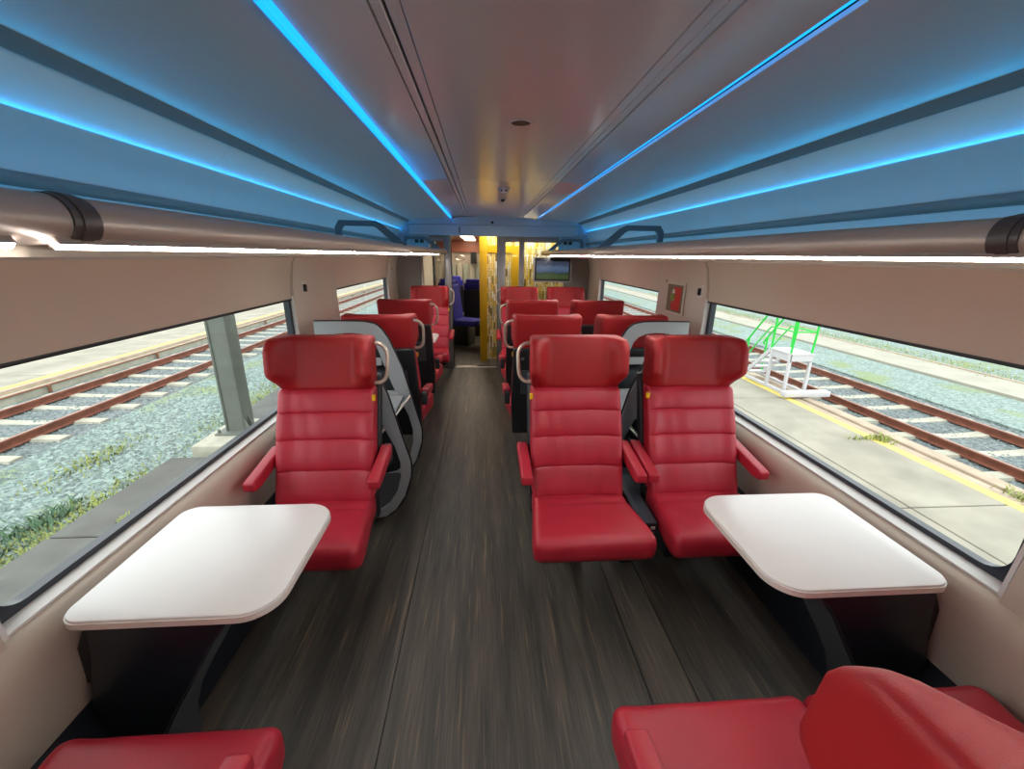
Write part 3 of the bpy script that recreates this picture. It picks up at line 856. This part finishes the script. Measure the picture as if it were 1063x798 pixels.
# ------------------------------------------------------------------ tables
def table(x0, x1, y0, y1, s, label):
    cx, cy = (x0 + x1) / 2, (y0 + y1) / 2
    t = empty('table', (cx, cy, 0), label=label, cat='table')
    hx, hy = (x1 - x0) / 2, (y1 - y0) / 2
    # corner order: (+,+), (-,+), (-,-), (+,-)
    ra, rw = 0.095, 0.055
    rs = (ra, rw, rw, ra) if s < 0 else (rw, ra, ra, rw)
    out = rrect(-hx, hx, -hy, hy, rs, 10)
    top = put('table_top', prism(out, 'z', 0.692, 0.720, bev=0.006), M_table, t)
    o2 = rrect(-hx - 0.003, hx + 0.003, -hy - 0.003, hy + 0.003, tuple(q + 0.003 for q in rs), 10)
    i2 = rrect(-hx + 0.004, hx - 0.004, -hy + 0.004, hy - 0.004, tuple(q - 0.004 for q in rs), 10)
    put('edge_band', ring(o2, i2, 'z', 0.694, 0.712), M_tedge, top)
    # slab-shaped leg reaching from the wall under the top, grey cover on its aisle edge
    X = lambda q: s * q - cx
    edge = [(0.80, 0.692), (0.845, 0.66), (0.880, 0.625), (0.925, 0.565), (0.962, 0.50), (1.015, 0.41), (1.07, 0.32), (1.125, 0.22), (1.16, 0.12), (1.17, 0.0)]
    put('leg', prism([(X(x), z) for x, z in edge] + [(X(1.25), 0.0), (X(1.28), 0.37), (X(1.235), 0.55), (X(1.215), 0.692)], 'y', -0.215, -0.05, bev=0.004), M_navy, t)
    e2 = [(x - 0.005, z) for x, z in edge]
    put('edge_cover', prism([(X(x), z) for x, z in e2] + [(X(x + 0.012), z) for x, z in edge[::-1]], 'y', -0.195, -0.03), M_shell_grey, t)
    put('wall_mount', prism([(X(1.298), 0.43), (X(1.275), 0.44), (X(1.205), 0.60), (X(1.190), 0.686), (X(1.228), 0.686), (X(1.290), 0.56)], 'y', -0.19, -0.02, bev=0.004), M_navy, t)
    return t
table(-1.248, -0.712, 0.895, 1.405, -1, 'white table with rounded corners beside the window with the steel mast outside')
table(0.685, 1.225, 0.895, 1.390, 1, 'brightly lit white table with rounded corners before the paired window seat')
table(-1.24, -0.69, 4.50, 5.00, -1, 'small far white table in front of the last single seat')
table(0.69, 1.24, 4.50, 5.00, 1, 'far white table hidden between the last paired window seats')

# ------------------------------------------------------------------ grey arch luggage stands between the seat backs
def luggage_stand(s, label):
    t = empty('luggage_stand', (s * 0.92, 2.48, 0), label=label, cat='luggage stand')
    def X(x): return s * (x - 0.92)
    outer = [(1.235, 1.205), (1.05, 1.207), (0.92, 1.203), (0.855, 1.188), (0.815, 1.155), (0.775, 1.09), (0.735, 0.99), (0.700, 0.90), (0.660, 0.73), (0.618, 0.56), (0.594, 0.46), (0.597, 0.36), (0.640, 0.22), (0.70, 0.125), (0.76, 0.075), (0.86, 0.06), (1.05, 0.06), (1.235, 0.06)]
    inner_top = [(1.10, 1.13), (1.00, 1.133), (0.95, 1.126), (0.895, 1.108), (0.862, 1.07), (0.835, 0.99), (0.815, 0.93), (0.765, 0.76), (0.775, 0.735), (0.80, 0.73), (1.0, 0.73), (1.10, 0.73), (1.10, 0.9)]
    def arch(y):
        b = bmesh.new()
        # strip the outline into: aisle limb, top beam, wall limb, middle panel, lower loop
        pairs = [((1.235, 1.205), (1.235, 1.13)), ((1.10, 1.206), (1.10, 1.13)), ((1.0, 1.206), (1.0, 1.133)), ((0.92, 1.203), (0.94, 1.125)), ((0.855, 1.188), (0.893, 1.105)), ((0.815, 1.155), (0.862, 1.070)),
                 ((0.775, 1.09), (0.838, 1.0)), ((0.735, 0.99), (0.818, 0.93)), ((0.700, 0.90), (0.790, 0.84)), ((0.672, 0.78), (0.762, 0.76)), ((0.655, 0.71), (0.735, 0.70)), ((0.622, 0.57), (0.675, 0.56)), ((0.594, 0.46), (0.652, 0.455)),
                 ((0.597, 0.36), (0.655, 0.36)), ((0.640, 0.22), (0.685, 0.25)), ((0.70, 0.125), (0.735, 0.165)), ((0.76, 0.075), (0.785, 0.125)), ((0.86, 0.06), (0.865, 0.105)), ((1.05, 0.06), (1.05, 0.105)), ((1.20, 0.06), (1.20, 0.105))]
        A0 = [b.verts.new((X(p[0]), y - 0.011, p[1])) for p, q in pairs]; A1 = [b.verts.new((X(p[0]), y + 0.011, p[1])) for p, q in pairs]
        B0 = [b.verts.new((X(q[0]), y - 0.011, q[1])) for p, q in pairs]; B1 = [b.verts.new((X(q[0]), y + 0.011, q[1])) for p, q in pairs]
        for i in range(len(pairs) - 1):
            b.faces.new((A0[i], A0[i + 1], B0[i + 1], B0[i])); b.faces.new((A1[i + 1], A1[i], B1[i], B1[i + 1]))
            b.faces.new((A0[i + 1], A0[i], A1[i], A1[i + 1])); b.faces.new((B0[i], B0[i + 1], B1[i + 1], B1[i]))
        b.faces.new((A0[0], B0[0], B1[0], A1[0])); b.faces.new((A0[-1], A1[-1], B1[-1], B0[-1]))
        return b
    for y in (-0.22, 0.24):
        zs_ = 0.962 if y < 0 else 1.0
        a = put('arch_panel', arch(y), M_grey, t, scale=(1, 1, zs_))
        # dark edging running round the arch
        path = [(X(p[0]) , y, p[1]) for p in [(1.235, 1.207), (1.05, 1.209), (0.92, 1.206), (0.853, 1.191), (0.812, 1.157), (0.772, 1.09), (0.732, 0.99), (0.697, 0.90), (0.657, 0.73), (0.615, 0.56), (0.591, 0.46), (0.594, 0.36), (0.638, 0.218), (0.698, 0.122), (0.76, 0.071), (0.86, 0.057), (1.05, 0.057)]]
        put('edge_trim', tube(smooth_path(path, 3), 0.006, 6), M_black, a)
        put('side_board', box(min(X(1.235), X(1.10)), max(X(1.235), X(1.10)), y - 0.010, y + 0.010, 0.06, 1.20 * zs_), M_grey, t)
        put('cross_bar', box(min(X(1.10), X(0.83)), max(X(1.10), X(0.83)), y - 0.008, y + 0.008, 0.915, 0.965), M_grey, t)
    put('shelf', box(min(X(1.235), X(0.70)), max(X(1.235), X(0.70)), -0.21, 0.23, 0.685, 0.705, 0.004), M_grey, t)
    put('shelf_edge', box(min(X(1.10), X(0.74)), max(X(1.10), X(0.74)), 0.222, 0.252, 0.62, 0.735, 0.003), M_grey, t)
    put('painted_highlight', box(min(X(0.86), X(0.80)), max(X(0.86), X(0.80)), 0.21, 0.221, 0.640, 0.655, 0.002), M_offwhite, t)  # white highlight below the shelf, put in as an off-white bar
    put('support_bar', tube([(X(0.655), 0.20, 0.71), (X(0.80), -0.10, 0.56), (X(0.86), -0.20, 0.50)], 0.013, 10), M_steel, t)
    put('lower_shelf', box(min(X(1.22), X(0.72)), max(X(1.22), X(0.72)), -0.21, 0.23, 0.10, 0.115), M_shell_grey, t)
luggage_stand(-1, 'grey arched luggage stand between the backs of the first two single seats')
luggage_stand(1, 'pale grey arched luggage stand by the window behind the near pair of seats')

# ------------------------------------------------------------------ small things on the window pillars
def wallx(s, z):
    return s * (1.352 + (1.368 - 1.352) * (z - 0.9) / 0.3) if z < 1.2 else s * 1.367
t = empty('emergency_notice', (1.362, 3.23, 1.31), label='red and green emergency notice in a grey frame on the window pillar', cat='notice')
put('frame', box(-0.012, 0.0, -0.15, 0.15, -0.115, 0.125, 0.004), M_offwhite, t)
put('plate', box(-0.015, -0.012, -0.132, 0.132, -0.10, 0.11), mat('olive_plate', srgb(120, 104, 82), rough=0.5), t)
put('red_print', prism([(-0.10, -0.085), (0.03, -0.085), (0.05, -0.03), (0.0, -0.02), (-0.02, 0.04), (0.02, 0.09), (-0.11, 0.095)], 'x', -0.018, -0.015), M_redpic, t)
put('green_print', prism([(0.0, -0.015), (0.06, -0.01), (0.055, 0.04), (0.01, 0.035)], 'x', -0.018, -0.015), M_greenpic, t)
put('white_print', prism([(0.0, 0.045), (0.04, 0.04), (0.03, 0.075), (-0.005, 0.07)], 'x', -0.019, -0.015), M_offwhite, t)
for s, y, lb in ((-1, 2.95, 'small white plate with black coat hook on the pillar near the single seat window'), (1, 2.87, 'small white plate with black coat hook beside the red emergency notice')):
    t = empty('coat_hook', (s * 1.366, y, 1.40), label=lb, cat='coat hook')
    put('plate', box(-0.004 if s > 0 else 0.0, 0.0 if s > 0 else 0.004, -0.035, 0.035, -0.045, 0.045, 0.002), M_offwhite, t)
    put('hook', soft(0.022, 0.024, 0.05, 0.008, 2, 2, 2, fn=lambda p, s=s: Vector((p.x - s * 0.012, p.y, p.z - 0.03)), k=2), M_black, t)
for s, y, lb in ((-1, 5.75, 'tiny dark screw cover on the wall by the end of the single seats'), (1, 3.44, 'tiny dark screw cover above the red emergency notice')):
    put('screw_cover', disc(s * 1.362, y, 1.44, 0.012, 0.006, axis='x', n=10), M_band, label=lb, cat='screw cover')

# ------------------------------------------------------------------ outside: ground
ground = put('ground', box(-60, 60, -30, 110, -1.80, -1.62), M_gravel, kind='structure')
put('gravel_bed', box(-7.3, -3.0, -10, 90, -1.62, -1.50), M_gravel, ground)
put('gravel_bed', box(10.4, 12.6, -10, 90, -1.62, -1.54), M_gravel, ground)
put('ballast_bed', box(-10.3, -7.0, -10, 90, -1.62, -1.583), M_ballast, ground)
put('ballast_bed', box(7.35, 10.5, -10, 90, -1.62, -1.583), M_ballast, ground)
put('path_strip', box(12.75, 14.3, -10, 95, -1.60, -1.50), M_path, ground)
put('path_edging', box(14.3, 14.38, -10, 95, -1.60, -1.47), M_kerb, ground)

# right platform: slabs, painted line, kerb
plat = empty('platform', (5.0, 0, -1.35), label='low concrete platform with a yellow line beyond the large window', cat='platform')
for k in range(-2, 14):
    ya, yb = 4.2 * k, 4.2 * k + 4.18
    put('paving_slab', box(-3.2, 0.19, ya, yb, -0.20, 0.0, 0.008, 1), M_slab, plat)
    put('paving_slab', box(0.21, 1.55, ya, yb, -0.20, 0.0, 0.008, 1), M_slab, plat)
    put('kerb_stone', box(1.70, 1.88, ya, yb, -0.20, 0.0, 0.012, 1), M_kerb, plat)
    put('kerb_stone', box(1.91, 2.08, ya, yb, -0.20, 0.03, 0.02, 2), M_kerb, plat)
    put('kerb_stone', box(2.14, 2.30, ya, yb, -0.24, -0.03, 0.02, 2), M_kerb, plat)
put('slab_base', box(-3.2, 2.12, -10, 60, -0.27, -0.05), M_slabd, plat)
put('edge_strip', box(1.53, 1.69, -10, 60, -0.10, 0.003), M_yline, plat, label='yellow painted warning line')
plat2 = empty('platform', (-13.0, 0, -1.35), label='distant low platform with a thin yellow line beyond the rails on the mast side', cat='platform')
for k in range(-1, 20):
    ya, yb = 4.2 * k - 2.0, 4.2 * k + 2.17
    put('paving_slab', box(0.02, 2.05, ya, yb, -0.15, 0.0, 0.01, 1), M_slab, plat2)
    put('paving_slab', box(-3.2, -0.02, ya, yb, -0.15, 0.0, 0.01, 1), M_slab, plat2)
put('slab_base', box(-3.2, 2.3, -10, 84, -0.28, -0.06), M_kerb, plat2)
put('edge_strip', box(2.06, 2.17, -10, 84, -0.10, 0.003), M_yline, plat2, label='yellow painted warning line')
put('kerb_stone', box(2.20, 2.34, -10, 84, -0.2, 0.0, 0.01, 1), M_kerb, plat2)
put('kerb_stone', box(2.50, 2.56, -10, 84, -0.10, -0.07, 0.005, 1), M_kerbr, plat2)
put('kerb_face', box(2.34, 2.52, -10, 84, -0.27, -0.09), M_sleeper, plat2)
for k in range(0, 12):
    put('kerb_post', box(2.56, 2.60, 3.2 + k * 3.4, 3.26 + k * 3.4, -0.26, -0.08), M_kerbr, plat2)

# tracks
def rail_profile():
    return [(-0.07, 0), (0.07, 0), (0.07, 0.012), (0.012, 0.03), (0.012, 0.105), (0.036, 0.115), (0.036, 0.145), (0.03, 0.15), (-0.03, 0.15), (-0.036, 0.145), (-0.036, 0.115), (-0.012, 0.105), (-0.012, 0.03), (-0.07, 0.012)]
def sleeper_mesh():
    b = bmesh.new()
    P = [(-1.3, 0.0), (-1.0, 0.01), (-0.75, 0.01), (-0.45, -0.022), (0.0, -0.036), (0.45, -0.022), (0.75, 0.01), (1.0, 0.01), (1.3, 0.0)]
    rows = []
    for x, z in P:
        rows.append([b.verts.new((x, -0.14, z - 0.10)), b.verts.new((x, -0.10, z)), b.verts.new((x, 0.10, z)), b.verts.new((x, 0.14, z - 0.10))])
    for i in range(len(rows) - 1):
        for j in range(3):
            b.faces.new((rows[i][j], rows[i + 1][j], rows[i + 1][j + 1], rows[i][j + 1]))
    b.faces.new(rows[0]); b.faces.new(rows[-1][::-1])
    return b
SL = finish(sleeper_mesh(), 'sleeper', 30); SL.materials.append(M_sleeper)
def track(cx, y0, step, n, label):
    t = empty('railway_track', (cx, 0, -1.55), label=label, cat='railway track')
    for q in (-0.76, 0.76):
        r = put('rail', prism([(q + a, z + 0.0) for a, z in rail_profile()], 'y', -12, 90), M_rail, t)
        put('rail_head', box(q - 0.028, q + 0.028, -12, 90, 0.1495, 0.1525), M_railtop, r)
    for k in range(n):
        put('sleeper', SL, M_sleeper, t, loc=(0, y0 + step * k, 0.005))
    return t
track(8.78, 5.991 - 0.765 * 4, 0.765, 62, 'rusty railway track with concrete sleepers beyond the platform and white steps')
track(-8.86, 7.22 - 0.81 * 5, 0.81, 62, 'rusty railway track with concrete sleepers behind the steel mast')

# concrete strip close to the train on the mast side
strip = empty('concrete_strip', (-3.6, 0, -1.3), label='dark concrete slab strip along the train below the mast side window', cat='paving')
for a, c in ((-8, -4.2), (-4.18, -0.1), (-0.08, 4.02), (4.04, 5.86), (7.3, 12), (12.02, 17), (17.02, 22)):
    put('paving_slab', box(-1.2, 1.2, a, c, -0.25, 0.0, 0.012, 1), M_slabd, strip)

# steel mast on its concrete foot
t = empty('steel_mast', (-4.28, 6.78, -1.25), label='grey steel H-section mast on a concrete foot outside the window', cat='mast')
H = 7.0
put('flange', box(0.12, 0.15, -0.15, 0.15, 0.03, H, 0.003), M_mast, t)
put('flange', box(-0.15, -0.12, -0.15, 0.15, 0.03, H, 0.003), M_mast, t)
put('web', box(-0.12, 0.12, -0.13, -0.11, 0.03, H), M_mast, t)
put('base_plate', box(-0.27, 0.27, -0.27, 0.27, 0.0, 0.03, 0.004), M_mast, t)
put('gusset', prism([(0.15, 0.03), (0.25, 0.03), (0.15, 0.26)], 'y', -0.012, 0.012), M_mast, t)
put('gusset', prism([(0.15, 0.03), (0.25, 0.03), (0.15, 0.26)], 'y', -0.14, -0.12), M_mast, t)
for a in (-0.22, 0.22):
    for c in (-0.22, 0.22):
        put('anchor_bolt', disc(a, c, 0.03, 0.022, 0.06, n=8), M_mast, t)
put('concrete_foot', box(-0.40, 0.50, -0.66, 0.50, -0.30, 0.0, 0.02), M_sleeper, t)

# mobile steps with green handrails on the platform edge
t = empty('mobile_steps', (6.95, 9.1, -1.318), label='white mobile boarding steps with green handrails at the platform edge', cat='steps')
def bar(p, q, r=0.03):
    return tube([p, q], r, 8)
def beam(p, q, w=0.05):
    """square-section beam between two points"""
    return tube([p, q], w * 0.7, 4)
x0, x1 = -0.36, 0.12
ztop = 0.93
put('base_rail', box(x0 - 0.03, x0 + 0.03, -0.75, 0.85, 0.03, 0.10, 0.006), M_white, t)
put('base_rail', box(x1 - 0.03, x1 + 0.03, -0.75, 0.85, 0.03, 0.10, 0.006), M_white, t)
put('front_box', box(x0 - 0.12, x1 + 0.46, -0.85, -0.68, 0.02, 0.14, 0.01), M_white, t)
for a in (x0, x1):
    for y in (-0.62, -0.02):
        put('leg', box(a - 0.03, a + 0.03, y - 0.03, y + 0.03, 0.08, ztop, 0.005), M_white, t)
    put('stringer', prism([(0.88, 0.05), (1.0, 0.05), (0.08, ztop), (-0.05, ztop)], 'x', a - 0.02, a + 0.02), M_white, t)
    put('skirt_board', box(a - 0.015, a + 0.015, -0.65, 0.03, ztop - 0.16, ztop + 0.01), M_white, t)
put('platform_plate', box(x0 - 0.03, x1 + 0.03, -0.68, 0.05, ztop, ztop + 0.03, 0.004), M_white, t)
put('skirt_board', box(x0, x1, -0.67, -0.65, ztop - 0.14, ztop + 0.01), M_white, t)
for k in range(4):
    f = (k + 0.6) / 4.6
    put('step_tread', box(x0, x1, 0.92 - f * 0.86 - 0.10, 0.92 - f * 0.86 + 0.12, 0.05 + f * 0.82, 0.08 + f * 0.82, 0.004), M_white, t)
for a in (x0, x1):
    put('handrail', tube(smooth_path([(a, -0.60, ztop - 0.10), (a, -0.60, ztop + 1.05), (a, 0.0, ztop + 1.05), (a, 0.15, ztop + 1.0), (a, 0.95, 0.98), (a, 0.98, 0.85)], 4), 0.022, 8), M_green, t)
    put('rail_post', bar((a, 0.03, ztop - 0.05), (a, 0.03, ztop + 1.05), 0.024), M_green, t)
    put('rail_post', bar((a, 0.90, 0.08), (a, 0.90, 1.05), 0.022), M_green, t)
    put('knee_rail', tube(smooth_path([(a, -0.60, ztop + 0.5), (a, 0.03, ztop + 0.5), (a, 0.25, ztop + 0.42), (a, 0.90, 0.55)], 4), 0.016, 8), M_green, t)
put('knee_rail', bar((x0, -0.60, ztop + 0.5), (x1, -0.60, ztop + 0.5), 0.016), M_green, t)

# loose stones and weeds (nobody could count them)
rnd = random.Random(5)
def scatter_stones(name, regions, n, label):
    V, Fc = [], []
    for k in range(n):
        (xa, xb, ya, yb, z) = regions[rnd.randrange(len(regions))]
        u = rnd.random() ** 1.7
        x = rnd.uniform(xa, xb); y = ya + (yb - ya) * u
        r = rnd.uniform(0.018, 0.04)
        a = rnd.uniform(0, PI)
        b0 = len(V)
        for i in range(4):
            q = a + i * PI / 2 + rnd.uniform(-0.3, 0.3)
            V.append((x + r * math.cos(q), y + r * math.sin(q), z - 0.005))
        V.append((x + rnd.uniform(-0.3, 0.3) * r, y + rnd.uniform(-0.3, 0.3) * r, z + r * rnd.uniform(0.5, 0.9)))
        for i in range(4):
            Fc.append((b0 + i, b0 + (i + 1) % 4, b0 + 4))
    me = bpy.data.meshes.new(name); me.from_pydata(V, [], Fc); me.update()
    put(name, me, M_stone, label=label, cat='stones', kind='stuff')
scatter_stones('loose_gravel', [(-7.3, -4.9, 2.5, 25, -1.50)], 9000, 'loose grey gravel between the concrete strip and the rails')
scatter_stones('track_stones', [(7.6, 10.3, 3.5, 28, -1.583), (-10.2, -7.2, 5, 30, -1.583)], 11000, 'loose ballast stones lying between the sleepers')

def weeds(name, spots, m, label, h=0.10):
    V, Fc = [], []
    for (cx, cy, z, sx, sy, n) in spots:
        for k in range(n):
            x = cx + rnd.gauss(0, sx); y = cy + rnd.gauss(0, sy)
            a = rnd.uniform(0, 2 * PI); hh = h * rnd.uniform(0.4, 1.3); w = 0.008 * rnd.uniform(0.7, 1.8)
            dx, dy = math.cos(a), math.sin(a)
            b0 = len(V)
            V += [(x - dy * w, y + dx * w, z), (x + dy * w, y - dx * w, z), (x + dx * hh * 0.5 + dy * w * 0.8, y + dy * hh * 0.5 - dx * w * 0.8, z + hh * 0.7), (x + dx * hh * 0.9, y + dy * hh * 0.9, z + hh)]
            Fc += [(b0, b0 + 1, b0 + 2), (b0, b0 + 2, b0 + 3)]
    me = bpy.data.meshes.new(name); me.from_pydata(V, [], Fc); me.update()
    put(name, me, m, label=label, cat='weeds', kind='stuff')
weeds('yellow_weeds', [(-5.05, 3.4, -1.5, 0.18, 0.6, 900), (-5.1, 4.6, -1.5, 0.2, 0.7, 1200), (-5.0, 8.4, -1.5, 0.25, 0.8, 700), (-6.2, 6.2, -1.5, 0.15, 0.5, 350), (-5.1, 11, -1.5, 0.3, 1.6, 900), (-4.2, 4.3, -1.3, 0.03, 0.08, 60)], M_grass, 'yellow green weeds growing beside the concrete strip', 0.055)
weeds('broadleaf_weeds', [(-5.6, 3.7, -1.5, 0.22, 0.35, 700), (-5.4, 4.6, -1.5, 0.1, 0.2, 200), (-5.9, 3.2, -1.5, 0.2, 0.3, 300)], M_leafd, 'dark green leafy weeds in the gravel', 0.10)
weeds('verge_weeds', [(14.9, 9.5 + 2.3 * k, -1.5, 0.35, 1.0, 420) for k in range(12)], M_grass, 'yellow green weeds along the far edge of the pale path', 0.055)
weeds('platform_weeds', [(6.72, 6.15, -1.35, 0.09, 0.09, 130), (6.45, 6.2, -1.35, 0.2, 0.04, 60), (6.9, 4.3, -1.35, 0.06, 0.12, 80)], M_grass, 'small tufts of weed in the joints at the yellow line', 0.07)
put('litter_scrap', soft(0.12, 0.07, 0.01, 0.004, 2, 2, 1, k=1), M_white, loc=(-5.15, 3.55, -1.49), rot=(0.1, 0, 0.4), label='white scrap of litter in the weeds', cat='litter')
